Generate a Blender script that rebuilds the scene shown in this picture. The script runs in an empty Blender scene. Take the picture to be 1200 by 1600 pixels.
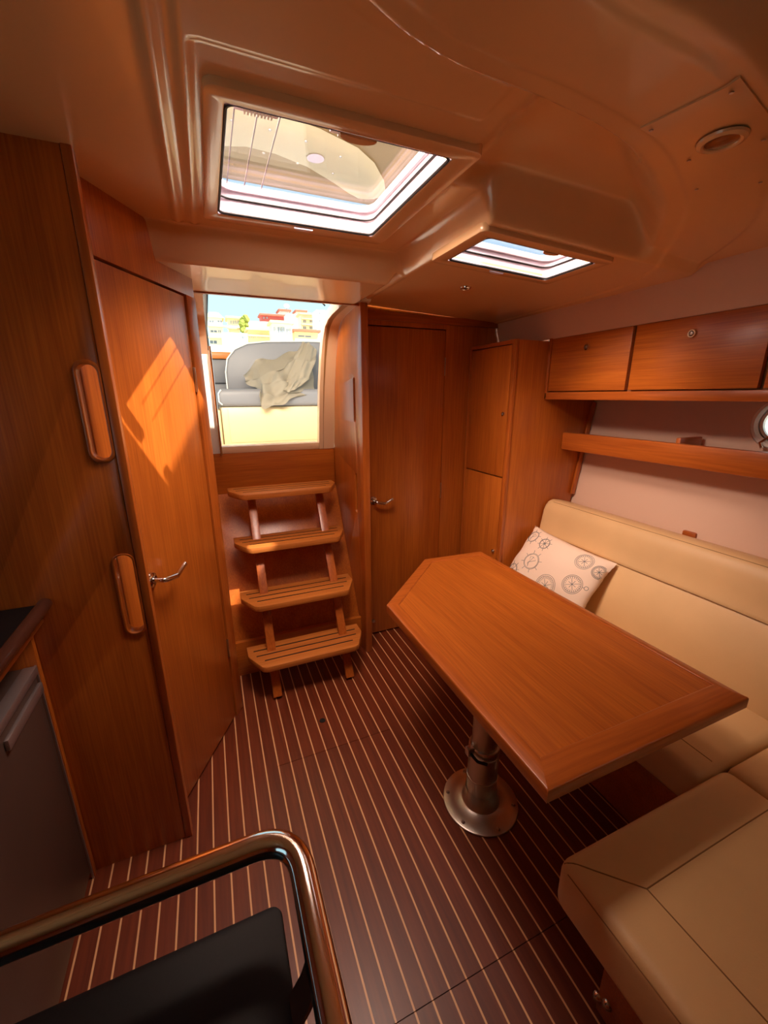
import bpy, bmesh, math, random
import numpy as np
from mathutils import Matrix, Vector

random.seed(4)
scene = bpy.context.scene
col = scene.collection

# ------------------------------------------------------------------ camera
FPX, YAW, PITCH, ROLL, EYE = 640.0, .3952, .2773, .0032, 1.5
_cy, _sy, _cp, _sp = math.cos(YAW), math.sin(YAW), math.cos(PITCH), math.sin(PITCH)
_F = Vector((_sy*_cp, _cy*_cp, -_sp)); _r = Vector((_cy, -_sy, 0)); _d = _F.cross(_r)
_R = math.cos(ROLL)*_r + math.sin(ROLL)*_d
_D = -math.sin(ROLL)*_r + math.cos(ROLL)*_d
cam_data = bpy.data.cameras.new('camera'); cam = bpy.data.objects.new('camera', cam_data); col.objects.link(cam)
cam_data.sensor_fit = 'HORIZONTAL'; cam_data.sensor_width = 36; cam_data.lens = 36*FPX/1200
cam_data.clip_start = .01; cam_data.clip_end = 1000
cam.matrix_world = Matrix(((_R.x, -_D.x, -_F.x, 0), (_R.y, -_D.y, -_F.y, 0), (_R.z, -_D.z, -_F.z, EYE), (0, 0, 0, 1)))
scene.camera = cam

def ray(x, y): return _R*((x-600)/FPX) + _D*((y-800)/FPX) + _F
def at_y(x, y, Y): v = ray(x, y); return Vector((0, 0, EYE)) + v*(Y/v.y)
def at_z(x, y, Z): v = ray(x, y); return Vector((0, 0, EYE)) + v*((Z-EYE)/v.z)

# ------------------------------------------------------------------ world, sun, exposure
world = bpy.data.worlds.new('sky'); scene.world = world; world.use_nodes = True
wn, wl = world.node_tree.nodes, world.node_tree.links
bg = wn['Background']
tc = wn.new('ShaderNodeTexCoord'); sep = wn.new('ShaderNodeSeparateXYZ'); rmp = wn.new('ShaderNodeValToRGB')
wl.new(tc.outputs['Generated'], sep.inputs[0]); wl.new(sep.outputs['Z'], rmp.inputs[0]); wl.new(rmp.outputs[0], bg.inputs[0])
rmp.color_ramp.elements[0].position = 0.0; rmp.color_ramp.elements[0].color = (.56, .86, .95, 1)
rmp.color_ramp.elements[1].position = 1.0; rmp.color_ramp.elements[1].color = (.30, .60, .84, 1)
bg.inputs[1].default_value = 1.15
sun_d = bpy.data.lights.new('sun_offscreen', 'SUN'); sun = bpy.data.objects.new('sun_offscreen', sun_d); col.objects.link(sun)
sun_d.energy = 8.0; sun_d.angle = math.radians(.6); sun_d.color = (1, .93, .82)
SUN = Vector((-.579, .657, -1)).normalized()
sun.rotation_euler = SUN.to_track_quat('-Z', 'Y').to_euler()
vs = scene.view_settings
vs.view_transform = 'Standard'; vs.look = 'None'; vs.gamma = 1; vs.use_curve_mapping = False
vs.exposure = 0.35
def fill_light(name, loc, target, sx, sy, w, c=(1, .95, .88)):
    ld = bpy.data.lights.new(name, 'AREA'); ld.shape = 'RECTANGLE'; ld.size = sx; ld.size_y = sy; ld.energy = w; ld.color = c
    o = bpy.data.objects.new(name, ld); col.objects.link(o); o.location = loc
    o.rotation_euler = (Vector(target)-Vector(loc)).to_track_quat('-Z', 'Y').to_euler(); return o
# added warm area lights above the hatches, brightening the cabin beyond what sky gives
WARM = (1, .80, .58)
fill_light('fill_above_hatch_offscreen', (.40, 1.10, 2.75), (.33, 1.22, 2.0), 1.1, 1.1, 115, WARM)
fill_light('fill_beside_hatches_offscreen', (-.75, 1.10, 2.75), (.80, 1.25, 2.0), 1.3, 1.2, 270, WARM)

# ------------------------------------------------------------------ materials
def srgb(r, g, b):
    f = lambda c: c/12.92 if c <= .04045 else ((c+.055)/1.055)**2.4
    return (f(r/255), f(g/255), f(b/255), 1)
def new_mat(name):
    m = bpy.data.materials.new(name); m.use_nodes = True
    return m, m.node_tree.nodes, m.node_tree.links, m.node_tree.nodes['Principled BSDF']
def plain(name, c, rough=.5, metal=0, coat=0, bump=0, bscale=200, var=0, vscale=4, spec=.5):
    m, n, l, b = new_mat(name)
    b.inputs['Base Color'].default_value = c; b.inputs['Roughness'].default_value = rough
    b.inputs['Metallic'].default_value = metal; b.inputs['Coat Weight'].default_value = coat
    b.inputs['Specular IOR Level'].default_value = spec
    t = n.new('ShaderNodeTexCoord')
    if var:
        ns = n.new('ShaderNodeTexNoise'); ns.inputs['Scale'].default_value = vscale; ns.inputs['Detail'].default_value = 4
        l.new(t.outputs['Object'], ns.inputs['Vector'])
        r = n.new('ShaderNodeValToRGB'); l.new(ns.outputs['Fac'], r.inputs[0])
        r.color_ramp.elements[0].position = .3; r.color_ramp.elements[1].position = .7
        r.color_ramp.elements[0].color = tuple(x*(1-var) for x in c[:3])+(1,)
        r.color_ramp.elements[1].color = tuple(min(1, x*(1+var)) for x in c[:3])+(1,)
        l.new(r.outputs[0], b.inputs['Base Color'])
    if bump:
        ns = n.new('ShaderNodeTexNoise'); ns.inputs['Scale'].default_value = bscale
        l.new(t.outputs['Object'], ns.inputs['Vector'])
        bp = n.new('ShaderNodeBump'); bp.inputs['Strength'].default_value = bump; bp.inputs['Distance'].default_value = .002
        l.new(ns.outputs['Fac'], bp.inputs['Height']); l.new(bp.outputs[0], b.inputs['Normal'])
    return m
def wood(name, axis, dark, light, rough=.36, coat=.25, fine=90, rnd=True):
    m, n, l, b = new_mat(name)
    t = n.new('ShaderNodeTexCoord'); oi = n.new('ShaderNodeObjectInfo')
    ad = n.new('ShaderNodeVectorMath'); ad.operation = 'ADD'
    sc = n.new('ShaderNodeMath'); sc.operation = 'MULTIPLY'; sc.inputs[1].default_value = 7.3 if rnd else 0
    l.new(oi.outputs['Random'], sc.inputs[0]); l.new(t.outputs['Object'], ad.inputs[0]); l.new(sc.outputs[0], ad.inputs[1])
    def layer(s_across, s_along, detail):
        mp = n.new('ShaderNodeMapping'); s = [s_across]*3; s[axis] = s_along
        mp.inputs['Scale'].default_value = s; l.new(ad.outputs[0], mp.inputs[0])
        ns = n.new('ShaderNodeTexNoise'); ns.inputs['Scale'].default_value = 1; ns.inputs['Detail'].default_value = detail
        l.new(mp.outputs[0], ns.inputs['Vector']); return ns
    a = layer(fine*2.2, 5, 3); c = layer(fine*.18, .8, 2)
    mx = n.new('ShaderNodeMath'); mx.operation = 'MULTIPLY_ADD'; mx.inputs[1].default_value = .6
    l.new(a.outputs['Fac'], mx.inputs[0])
    m2 = n.new('ShaderNodeMath'); m2.operation = 'MULTIPLY'; m2.inputs[1].default_value = .4
    l.new(c.outputs['Fac'], m2.inputs[0]); l.new(m2.outputs[0], mx.inputs[2])
    r = n.new('ShaderNodeValToRGB'); l.new(mx.outputs[0], r.inputs[0])
    r.color_ramp.elements[0].position = .26; r.color_ramp.elements[0].color = dark
    r.color_ramp.elements[1].position = .72; r.color_ramp.elements[1].color = light
    l.new(r.outputs[0], b.inputs['Base Color'])
    b.inputs['Roughness'].default_value = rough; b.inputs['Coat Weight'].default_value = coat; b.inputs['Coat Roughness'].default_value = .22
    bp = n.new('ShaderNodeBump'); bp.inputs['Strength'].default_value = .12; bp.inputs['Distance'].default_value = .001
    l.new(a.outputs['Fac'], bp.inputs['Height']); l.new(bp.outputs[0], b.inputs['Normal'])
    return m
W_D, W_L = srgb(152, 72, 19), srgb(204, 114, 37)
M = {}
for i, ax in enumerate('xyz'):
    M['veneer_'+ax] = wood('cherry veneer '+ax, i, W_D, W_L)
    M['solid_'+ax] = wood('solid cherry '+ax, i, srgb(146, 68, 20), srgb(196, 106, 38), rough=.32, fine=50)
    M['teak_'+ax] = wood('oiled teak '+ax, i, srgb(164, 88, 34), srgb(212, 132, 58), rough=.42, coat=.12, fine=60)
M['plank'] = wood('floor plank', 1, srgb(82, 30, 12), srgb(120, 52, 23), rough=.42, coat=.12, fine=40)
M['holly'] = plain('holly inlay', srgb(224, 172, 122), .4)
M['gelcoat'] = plain('cream gelcoat', srgb(226, 190, 156), .22, coat=.35)
M['liner'] = plain('headliner gelcoat', srgb(232, 190, 138), .24, coat=.4)
M['vinyl'] = plain('cream hull lining', srgb(226, 192, 166), .6, bump=.1, bscale=300)
M['leather'] = plain('cream leather', srgb(226, 186, 132), .46, bump=.12, bscale=260, var=.05)
M['leather_seam'] = plain('leather seam', srgb(150, 108, 62), .6)
M['chrome'] = plain('polished steel', (.72, .68, .64, 1), .12, 1)
M['brushed'] = plain('brushed aluminium', (.62, .56, .48, 1), .34, 1, bump=.05, bscale=400)
M['black'] = plain('black laminate', srgb(15, 14, 16), .5, bump=.05, var=.2, vscale=300, spec=.25)
M['edge_dark'] = plain('dark lacquered edge', srgb(70, 38, 28), .25, coat=.3)
M['strip_grey'] = plain('grey grip strip', srgb(120, 112, 112), .7)
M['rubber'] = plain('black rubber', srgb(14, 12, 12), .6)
M['gap'] = plain('bare plywood backing', srgb(150, 96, 56), .8, var=.08)
M['screw'] = plain('steel screw', (.5, .45, .4, 1), .3, 1)
M['white'] = plain('white gelcoat', srgb(238, 232, 222), .25, coat=.4)
M['mauve'] = plain('hatch rim plastic', srgb(214, 200, 212), .35)
M['fridge'] = plain('fridge grey enamel', srgb(92, 76, 68), .3, metal=.35)
M['fridge_trim'] = plain('fridge silver trim', srgb(170, 158, 156), .3, metal=.7)
M['pillow'] = plain('cream cotton', srgb(240, 214, 190), .8, bump=.1, bscale=500)
M['print'] = plain('grey-blue ink', srgb(104, 106, 108), .8)
M['grey_vinyl'] = plain('grey cockpit vinyl', srgb(112, 114, 122), .5, bump=.05)
M['piping'] = plain('pale piping', srgb(214, 214, 210), .5)
M['canvas'] = plain('pale canvas', srgb(176, 168, 154), .8, bump=.1, bscale=120)
M['beige'] = plain('beige gelcoat', srgb(214, 190, 148), .35)
M['taupe'] = plain('taupe roof lining', srgb(150, 130, 96), .8)
M['cream_roof'] = plain('cream hardtop moulding', srgb(252, 242, 204), .35)
def glass(name, tint, refl=.06):
    m = bpy.data.materials.new(name); m.use_nodes = True; n, l = m.node_tree.nodes, m.node_tree.links
    n.remove(n['Principled BSDF']); o = n['Material Output']
    t = n.new('ShaderNodeBsdfTransparent'); t.inputs[0].default_value = tint
    g = n.new('ShaderNodeBsdfGlossy'); g.inputs['Roughness'].default_value = .02
    lw = n.new('ShaderNodeLayerWeight'); lw.inputs[0].default_value = .5; pw_ = n.new('ShaderNodeMath'); pw_.operation = 'POWER'; pw_.inputs[1].default_value = 5
    l.new(lw.outputs['Facing'], pw_.inputs[0]); f = n.new('ShaderNodeMath'); f.operation = 'MULTIPLY_ADD'; f.inputs[1].default_value = .5; f.inputs[2].default_value = .02
    l.new(pw_.outputs[0], f.inputs[0]); x = n.new('ShaderNodeMixShader')
    l.new(f.outputs[0], x.inputs[0]); l.new(t.outputs[0], x.inputs[1]); l.new(g.outputs[0], x.inputs[2]); l.new(x.outputs[0], o.inputs[0])
    return m
M['acrylic'] = glass('pale mauve acrylic', (.92, .88, .93, 1))
def frosted(name, c):
    m = bpy.data.materials.new(name); m.use_nodes = True; n, l = m.node_tree.nodes, m.node_tree.links
    n.remove(n['Principled BSDF']); t = n.new('ShaderNodeBsdfTranslucent'); t.inputs[0].default_value = c; l.new(t.outputs[0], n['Material Output'].inputs[0]); return m
M['frosted'] = frosted('frosted acrylic', (.45, .42, .38, 1))
M['clear'] = glass('clear glass', (.95, .97, .97, 1))
M['lens_off'] = plain('unlit lamp lens', srgb(120, 90, 60), .15, metal=.6)

# ------------------------------------------------------------------ helpers
def tag(o, label=None, cat=None, group=None, kind=None):
    if label: o['label'] = label
    if cat: o['category'] = cat
    if group: o['group'] = group
    if kind: o['kind'] = kind
    return o
def thing(name, loc, label, cat, group=None, kind=None):
    o = bpy.data.objects.new(name, None); col.objects.link(o); o.location = loc; o.empty_display_size = .05
    return tag(o, label, cat, group, kind)
def world_loc(o):
    p = Vector(o.location) if o.type == 'EMPTY' else Vector((0, 0, 0))
    return p
def put(o, parent):
    col.objects.link(o)
    if parent is not None:
        o.parent = parent
        o.matrix_parent_inverse = Matrix.Translation(-world_loc(parent))
    return o
def from_bm(name, bm, mat, parent=None, smooth=0):
    me = bpy.data.meshes.new(name); bmesh.ops.recalc_face_normals(bm, faces=bm.faces); bm.to_mesh(me); bm.free()
    me.materials.append(M[mat] if isinstance(mat, str) else mat)
    if smooth:
        for p in me.polygons: p.use_smooth = True
        try: me.set_sharp_from_angle(angle=math.radians(smooth))
        except Exception: pass
    return put(bpy.data.objects.new(name, me), parent)
def mesh(name, verts, faces, mat, parent=None, smooth=0):
    bm = bmesh.new(); vv = [bm.verts.new(v) for v in verts]
    for f in faces: bm.faces.new([vv[i] for i in f])
    return from_bm(name, bm, mat, parent, smooth)
def bm_box(bm, x0, x1, y0, y1, z0, z1, mtx=None):
    v = [bm.verts.new((x, y, z)) for x in (x0, x1) for y in (y0, y1) for z in (z0, z1)]
    for f in ((0, 1, 3, 2), (4, 6, 7, 5), (0, 4, 5, 1), (2, 3, 7, 6), (0, 2, 6, 4), (1, 5, 7, 3)): bm.faces.new([v[i] for i in f])
    if mtx is not None: bmesh.ops.transform(bm, matrix=mtx, verts=v)
    return v
def box(name, x0, x1, y0, y1, z0, z1, mat, parent=None, bevel=0, seg=2, mtx=None, smooth=40):
    bm = bmesh.new(); bm_box(bm, x0, x1, y0, y1, z0, z1)
    if bevel: bmesh.ops.bevel(bm, geom=bm.edges[:], offset=bevel, segments=seg, affect='EDGES', profile=.5)
    if mtx is not None: bmesh.ops.transform(bm, matrix=mtx, verts=bm.verts)
    return from_bm(name, bm, mat, parent, smooth if bevel else 0)
def plate(name, outer, holes, thick, mat, mtx, parent=None, bevel=0, smooth=40):
    """flat outline with holes, extruded from local z=0 to z=thick, placed by mtx"""
    cu = bpy.data.curves.new(name, 'CURVE'); cu.dimensions = '2D'; cu.fill_mode = 'BOTH'
    cu.extrude = thick/2 - bevel; cu.bevel_depth = bevel; cu.bevel_resolution = 1; cu.offset = -bevel
    for loop in [outer]+list(holes):
        sp = cu.splines.new('POLY'); sp.points.add(len(loop)-1); sp.use_cyclic_u = True
        for i, (x, y) in enumerate(loop): sp.points[i].co = (x, y, 0, 1)
    tmp = bpy.data.objects.new(name+'_tmp', cu); col.objects.link(tmp)
    dg = bpy.context.evaluated_depsgraph_get()
    me = bpy.data.meshes.new_from_object(tmp.evaluated_get(dg)); me.name = name
    bpy.data.objects.remove(tmp); bpy.data.curves.remove(cu)
    bm = bmesh.new(); bm.from_mesh(me); bpy.data.meshes.remove(me)
    bmesh.ops.remove_doubles(bm, verts=bm.verts, dist=1e-5)
    bmesh.ops.transform(bm, matrix=mtx @ Matrix.Translation((0, 0, thick/2)), verts=bm.verts)
    return from_bm(name, bm, mat, parent, smooth if bevel else 25)
XY = lambda z: Matrix.Translation((0, 0, z))
def frame_m(o, ex, ey):
    ex, ey = Vector(ex).normalized(), Vector(ey).normalized(); ez = ex.cross(ey)
    return Matrix(((ex.x, ey.x, ez.x, o[0]), (ex.y, ey.y, ez.y, o[1]), (ex.z, ey.z, ez.z, o[2]), (0, 0, 0, 1)))
def rrect(x0, x1, y0, y1, r, n=5):
    out = []
    for cx, cy, a0 in ((x1-r, y0+r, -90), (x1-r, y1-r, 0), (x0+r, y1-r, 90), (x0+r, y0+r, 180)):
        for k in range(n+1):
            a = math.radians(a0+90*k/n); out.append((cx+r*math.cos(a), cy+r*math.sin(a)))
    return out
def circle(cx, cy, r, n=32): return [(cx+r*math.cos(2*math.pi*k/n), cy+r*math.sin(2*math.pi*k/n)) for k in range(n)]
def fillet(pts, r, n=6):
    """round the inner corners of a 3D polyline"""
    pts = [Vector(p) for p in pts]; out = [pts[0]]
    for a, b, c in zip(pts, pts[1:], pts[2:]):
        u, v = (a-b).normalized(), (c-b).normalized(); ang = u.angle(v); t = min(r/math.tan(ang/2), (a-b).length*.49, (c-b).length*.49)
        p, q = b+u*t, b+v*t
        for k in range(n+1):
            s = k/n; out.append(p*(1-s)**2 + b*2*s*(1-s) + q*s**2)
    return out+[pts[-1]]
def bm_tube(bm, pts, r, n=10, cap=True, closed=False):
    pts = [Vector(p) for p in pts]; N = len(pts); rr = r if isinstance(r, (list, tuple)) else [r]*N
    rings = []; up = None
    for i, p in enumerate(pts):
        t = (pts[(i+1) % N]-pts[i-1]) if closed else (pts[min(i+1, N-1)]-pts[max(i-1, 0)])
        t.normalize()
        if up is None: up = t.orthogonal().normalized()
        up = (up - t*up.dot(t)).normalized(); w = t.cross(up)
        rings.append([bm.verts.new(p+(up*math.cos(2*math.pi*k/n)+w*math.sin(2*math.pi*k/n))*rr[i]) for k in range(n)])
    for i in range(N if closed else N-1):
        A, B = rings[i], rings[(i+1) % N]
        for k in range(n): bm.faces.new((A[k], A[(k+1) % n], B[(k+1) % n], B[k]))
    if cap and not closed: bm.faces.new(rings[0][::-1]); bm.faces.new(rings[-1])
def tube(name, pts, r, mat, parent=None, n=10, closed=False):
    bm = bmesh.new(); bm_tube(bm, pts, r, n, True, closed); return from_bm(name, bm, mat, parent, 50)
def lathe(name, prof, mtx, mat, parent=None, n=32, smooth=35):
    bm = bmesh.new(); rings = []
    for r, z in prof:
        rings.append([bm.verts.new((0, 0, z))] if r < 1e-6 else [bm.verts.new((r*math.cos(2*math.pi*k/n), r*math.sin(2*math.pi*k/n), z)) for k in range(n)])
    for A, B in zip(rings, rings[1:]):
        for k in range(n):
            a, b, c, d = A[k % len(A)], A[(k+1) % len(A)], B[(k+1) % len(B)], B[k % len(B)]
            f = [a]; [f.append(q) for q in (b, c, d) if q not in f]
            if len(f) > 2:
                try: bm.faces.new(f)
                except ValueError: pass
    bmesh.ops.transform(bm, matrix=mtx, verts=bm.verts)
    return from_bm(name, bm, mat, parent, smooth)
AX_X = lambda o, s=1: frame_m(o, (0, 1, 0), (0, 0, 1)) if s > 0 else frame_m(o, (0, 0, 1), (0, 1, 0))   # local z along +x / -x
AX_Y = lambda o, s=1: frame_m(o, (0, 0, 1), (1, 0, 0)) if s > 0 else frame_m(o, (1, 0, 0), (0, 0, 1))   # local z along +y / -y
def ss(a, b, t):
    t = np.clip((t-a)/(b-a), 0, 1); return t*t*(3-2*t)

# ================================================================== SETTING
FWD = -1.5                # forward end of the cabin, behind the camera
# ---- floor: planks and pale inlay strips
floor = thing('floor', (0, 0, 0), 'dark mahogany cabin floor with pale inlaid stripes', 'floor', kind='structure')
box('subfloor', -1.05, 2.0, FWD, 2.27, -.03, -.006, 'gap', floor)
PITCHW, HW = .0515, .0052
x = .01 - 12*PITCHW
SEAM = .0022                      # open joints of the lift-out floor panels
cache = {}
def floor_piece(name, half, y0, y1, top, mat, cx):
    k = (name, round(half, 5), y0, y1)
    if k in cache: o = put(bpy.data.objects.new(name, cache[k]), floor)
    else: o = box(name, -half, half, y0, y1, -.006, top, mat, floor); cache[k] = o.data
    o.location.x = cx
while x < 1.36:
    c = x+PITCHW/2
    cuts = [FWD] + ([.572] if .10 < c < .95 else []) + ([1.4335] if .115 < c < .62 else []) + [2.236]
    for q in range(len(cuts)-1):
        y0 = cuts[q]+(SEAM/2 if q else 0); y1 = cuts[q+1]-(SEAM/2 if q < len(cuts)-2 else 0)
        half = PITCHW/2-HW/2
        if abs(x-.113) < .001 and y0 > 1.4: floor_piece('plank', half-SEAM/2, y0, y1, 0, 'plank', c+SEAM/2)
        else: floor_piece('plank', half, y0, y1, 0, 'plank', c)
        floor_piece('inlay_strip', HW/2, y0, y1, -.0001, 'holly', x)
    x += PITCHW
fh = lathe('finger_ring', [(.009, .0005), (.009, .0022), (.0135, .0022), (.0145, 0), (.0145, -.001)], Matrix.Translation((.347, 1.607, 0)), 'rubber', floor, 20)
lathe('hole_shade_disc', [(0, .0012), (.0092, .0012)], Matrix.Translation((.347, 1.607, 0)), 'rubber', fh, 20)  # flat black disc, its colour standing in for the shade inside the hole

# ---- ceiling: one moulded headliner
ARC = [(-1.2, .34), (-.6, .46), (-.05, .53), (.10, .57), (.22, .605), (.31, .64), (.42, .66), (.57, .665), (.74, .685), (.88, .72), (1.01, .775), (1.17, .86), (1.32, .98), (1.42, 1.09), (1.50, 1.22), (1.56, 1.45), (1.6, 2.4)]
def smooth_line(P, k=6):
    P = [np.array(p, float) for p in P]; out = []
    for i in range(len(P)-1):
        a, b, c, d = P[max(i-1, 0)], P[i], P[i+1], P[min(i+2, len(P)-1)]
        for t in np.linspace(0, 1, k, endpoint=False):
            out.append(tuple(.5*((2*b)+(c-a)*t+(2*a-5*b+4*c-d)*t*t+(3*b-a-3*c+d)*t**3)))
    return out+[tuple(P[-1])]
ARC = smooth_line(ARC)
def arc_sd(X, Y, arc):
    best = np.full(X.shape, 1e9); sgn = np.ones(X.shape)
    for (ax, ay), (bx, by) in zip(arc, arc[1:]):
        ux, uy = bx-ax, by-ay; L = ux*ux+uy*uy
        t = np.clip(((X-ax)*ux+(Y-ay)*uy)/L, 0, 1); dx, dy = X-ax-t*ux, Y-ay-t*uy; d = np.hypot(dx, dy)
        s = np.where(ux*dy-uy*dx < 0, 1, -1); m = d < best; best = np.where(m, d, best); sgn = np.where(m, s, sgn)
    return best*sgn
ARC2 = smooth_line([(-1.2, .10), (.2, .40), (.50, .475), (.67, .483), (.79, .497), (.9, .522), (1.1, .59), (1.41, .761), (1.64, 1.03), (1.8, 1.3)])
H1 = (.09, .577, .97, 1.485)
H2 = (.81, 1.245, 1.145, 1.375)
H3 = (.75, 1.25, -.95, -.55)
def tilt2(x): return 1.955 - .05*(x-.8)
def ceil_z(X, Y):
    zi = 2.03 + .045*ss(.60, .70, X)*(1-ss(1.05, 1.10, Y)) - .03*np.clip(X-.70, 0, 2)
    d = arc_sd(X, Y, ARC); w = .035 + .075*ss(.5, 1.1, X)
    d2 = arc_sd(X, Y, ARC2)
    zo = 1.968 + .05*ss(.0, .07, d2)*(1-ss(1.15, 1.45, X)) - .03*ss(1.1, 1.65, X)
    k = ss(0, 1, (d+w)/w)
    z = zi*(1-k) + zo*k
    zp = tilt2(X)
    mp = ss(1.035, 1.095, Y)*ss(.735, .785, X)
    z = z*(1-mp) + np.minimum(zp, 2.5)*mp
    mh = ss(1.635, 1.665, Y)*(1-ss(.70, .80, X))
    z = z*(1-mh) + 1.921*mh
    bead = np.exp(-((X-.025)/.012)**2)*.010 + np.exp(-((X+.022)/.012)**2)*.012
    z = z - bead*(1-ss(1.60, 1.64, Y))
    z = z - .004*ss(.030, .042, d)*(1-ss(.0, .012, d2+.03))                       # raised panel of the outer band
    z = z - .004*(1-ss(.845, .857, Y))*ss(.030, .042, X)*(1-ss(-.085, -.073, d))*(1-ss(.56, .572, X))   # raised panel forward of the big hatch
    return z
def grid_lines(a, m, b, snaps):
    g = list(np.arange(a, m-.001, .02)) + list(np.arange(m, b+.003, .0062)); g[-1] = b
    for s in snaps:
        i = int(np.argmin([abs(v-s) for v in g])); g[i] = s
    return np.array(sorted(g))
gx = grid_lines(-1.1, -.25, 1.6625, [H1[0], H1[1], H2[0], H2[1], H3[0], H3[1], -.006, .733])
gy = grid_lines(FWD, .35, 2.20, [H1[2], H1[3], H2[2], H2[3], H3[2], H3[3], 2.055, 2.20])
GX, GY = np.meshgrid(gx, gy, indexing='ij'); GZ = ceil_z(GX, GY)
nv = len(gy)
verts = [(float(a), float(b), float(c)) for a, b, c in zip(GX.ravel(), GY.ravel(), GZ.ravel())]
faces = []
for i in range(len(gx)-1):
    cx = (gx[i]+gx[i+1])/2
    for j in range(nv-1):
        cyy = (gy[j]+gy[j+1])/2
        if any(h[0] < cx < h[1] and h[2] < cyy < h[3] for h in (H1, H2, H3)): continue
        if -.006 < cx < .733 and cyy > 2.055: continue
        if cx < -.006 and cyy > 1.35 and cx < (cyy-1.858)*.525-.06: continue
        faces.append((i*nv+j, i*nv+j+1, (i+1)*nv+j+1, (i+1)*nv+j))
me = bpy.data.meshes.new('ceiling'); me.from_pydata(verts, [], faces); me.materials.append(M['liner'])
for p in me.polygons: p.use_smooth = True
ceiling = put(bpy.data.objects.new('ceiling', me), None)
tag(ceiling, 'glossy cream moulded headliner with curved recess and two hatches', 'ceiling', kind='structure')
def cz(x, y): return float(ceil_z(np.array([[x]]), np.array([[y]]))[0, 0])

# removable ceiling plate with screws (curved strip of the band)
def band_pt(u, v):   # u along, v across
    a = [Vector((.775, .652)), Vector((.90, .668)), Vector((1.01, .71)), Vector((1.107, .768))]
    b = [Vector((.805, .512)), Vector((.95, .545)), Vector((1.10, .605)), Vector((1.22, .675))]
    def ev(L, u):
        s = u*3; i = min(int(s), 2); t = s-i; return L[i]*(1-t)+L[i+1]*t
    p = ev(a, u)*(1-v)+ev(b, u)*v; return p
bm = bmesh.new(); NU, NV = 24, 8; R0 = [[None]*(NV+1) for _ in range(NU+1)]
for i in range(NU+1):
    for j in range(NV+1):
        p = band_pt(i/NU, j/NV); R0[i][j] = bm.verts.new((p.x, p.y, cz(p.x, p.y)-.003))
for i in range(NU):
    for j in range(NV): bm.faces.new((R0[i][j], R0[i+1][j], R0[i+1][j+1], R0[i][j+1]))
bm2 = bmesh.ops.extrude_face_region(bm, geom=bm.faces[:])
bmesh.ops.translate(bm, vec=(0, 0, .008), verts=[g for g in bm2['geom'] if isinstance(g, bmesh.types.BMVert)])
cpl = from_bm('access_plate', bm, 'liner', ceiling, 40)
for u, v in ((.04, .08), (.04, .9), (.5, .07), (.5, .92), (.96, .08), (.96, .92)):
    p = band_pt(u, v); lathe('screw', [(0, -.0015), (.003, -.0012), (.004, 0)], Matrix.Translation((p.x, p.y, cz(p.x, p.y)-.0055)), 'screw', cpl, 10)
def downlight(x, y, z, r, label, tilt=None):
    t = thing('ceiling_downlight', (x, y, z), label, 'light')
    mt = Matrix.Translation((x, y, z)) @ Matrix.Rotation(math.pi, 4, 'X')
    if tilt is not None: mt = mt @ tilt
    lathe('bezel', [(r*1.45, 0), (r*1.4, .004), (r*1.15, .007), (r, .005), (r*.95, .002)], mt, 'chrome' if r < .022 else 'liner', t, 28)
    lathe('reflector', [(r*.95, .003), (r*.7, .0012), (r*.3, .0018), (0, .003)], mt, 'lens_off', t, 24)
    return t
p = Vector((.944, .612)); dl = downlight(p.x, p.y, cz(p.x, p.y)-.0055, .028, 'round recessed ceiling spotlight set in a screwed cover plate')
dl2 = downlight(1.071, 1.655, cz(1.071, 1.655), .017, 'small round ceiling spot aft of the narrow hatch')

# ---- hatch windows
def hatch(name, label, h, zf, mtx, fr, trunk, strips, glassm='acrylic', rm=.05):
    x0, x1, y0, y1 = h
    w = thing(name, mtx @ Vector(((x0+x1)/2, (y0+y1)/2, 0)), label, 'window', kind='structure')
    fx0, fx1, fy0, fy1 = fr
    plate('hatch_frame', rrect(fx0, fx1, fy0, fy1, .022), [rrect(x0, x1, y0, y1, .006)], .026, 'liner', mtx @ XY(-.014), w, .005)
    bm = bmesh.new()
    lo, hi = rrect(x0, x1, y0, y1, .006), rrect(x0-.002, x1+.002, y0-.002, y1+.002, .045)
    lo = rrect(x0+.0006, x1-.0006, y0+.0006, y1-.0006, .006); A = [bm.verts.new((a, b, -.0125)) for a, b in lo]; B = [bm.verts.new((a, b, trunk)) for a, b in hi]; N = len(A)
    for k in range(N): bm.faces.new((A[k], A[(k+1) % N], B[(k+1) % N], B[k]))
    bmesh.ops.transform(bm, matrix=mtx, verts=bm.verts)
    from_bm('hatch_trunk', bm, 'mauve', w, 60)
    plate('hatch_rim', rrect(x0-rm, x1+rm, y0-rm, y1+rm, .05), [rrect(x0+.008, x1-.008, y0+.008, y1-.008, .045)], .02, 'mauve', mtx @ XY(trunk), w, .004)
    for zz, rr in ((-.0085, .004), (trunk*.62, .0028)):
        tube('gasket', [mtx @ Vector((a, b, zz)) for a, b in rrect(x0+.002, x1-.002, y0+.002, y1-.002, .02 if zz < .02 else .035)], rr, 'rubber', w, 6, True)
    pane = plate('pane', rrect(x0-.02, x1+.02, y0-.02, y1+.02, .05), [], .008, glassm, mtx @ XY(trunk+.004), w)
    if strips:
        for k in range(3): box('grip_strip', x0+.031+.048*k, x0+.0342+.048*k, y0+.13, y1-.015, trunk+.0125, trunk+.0135, 'strip_grey', pane, mtx=mtx)
    return w
m1 = XY(2.03)
w1 = hatch('window_1', 'large square ceiling hatch with pale mauve pane', H1, 2.03, m1, (.052, .635, .925, 1.545), .05, True)
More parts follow.
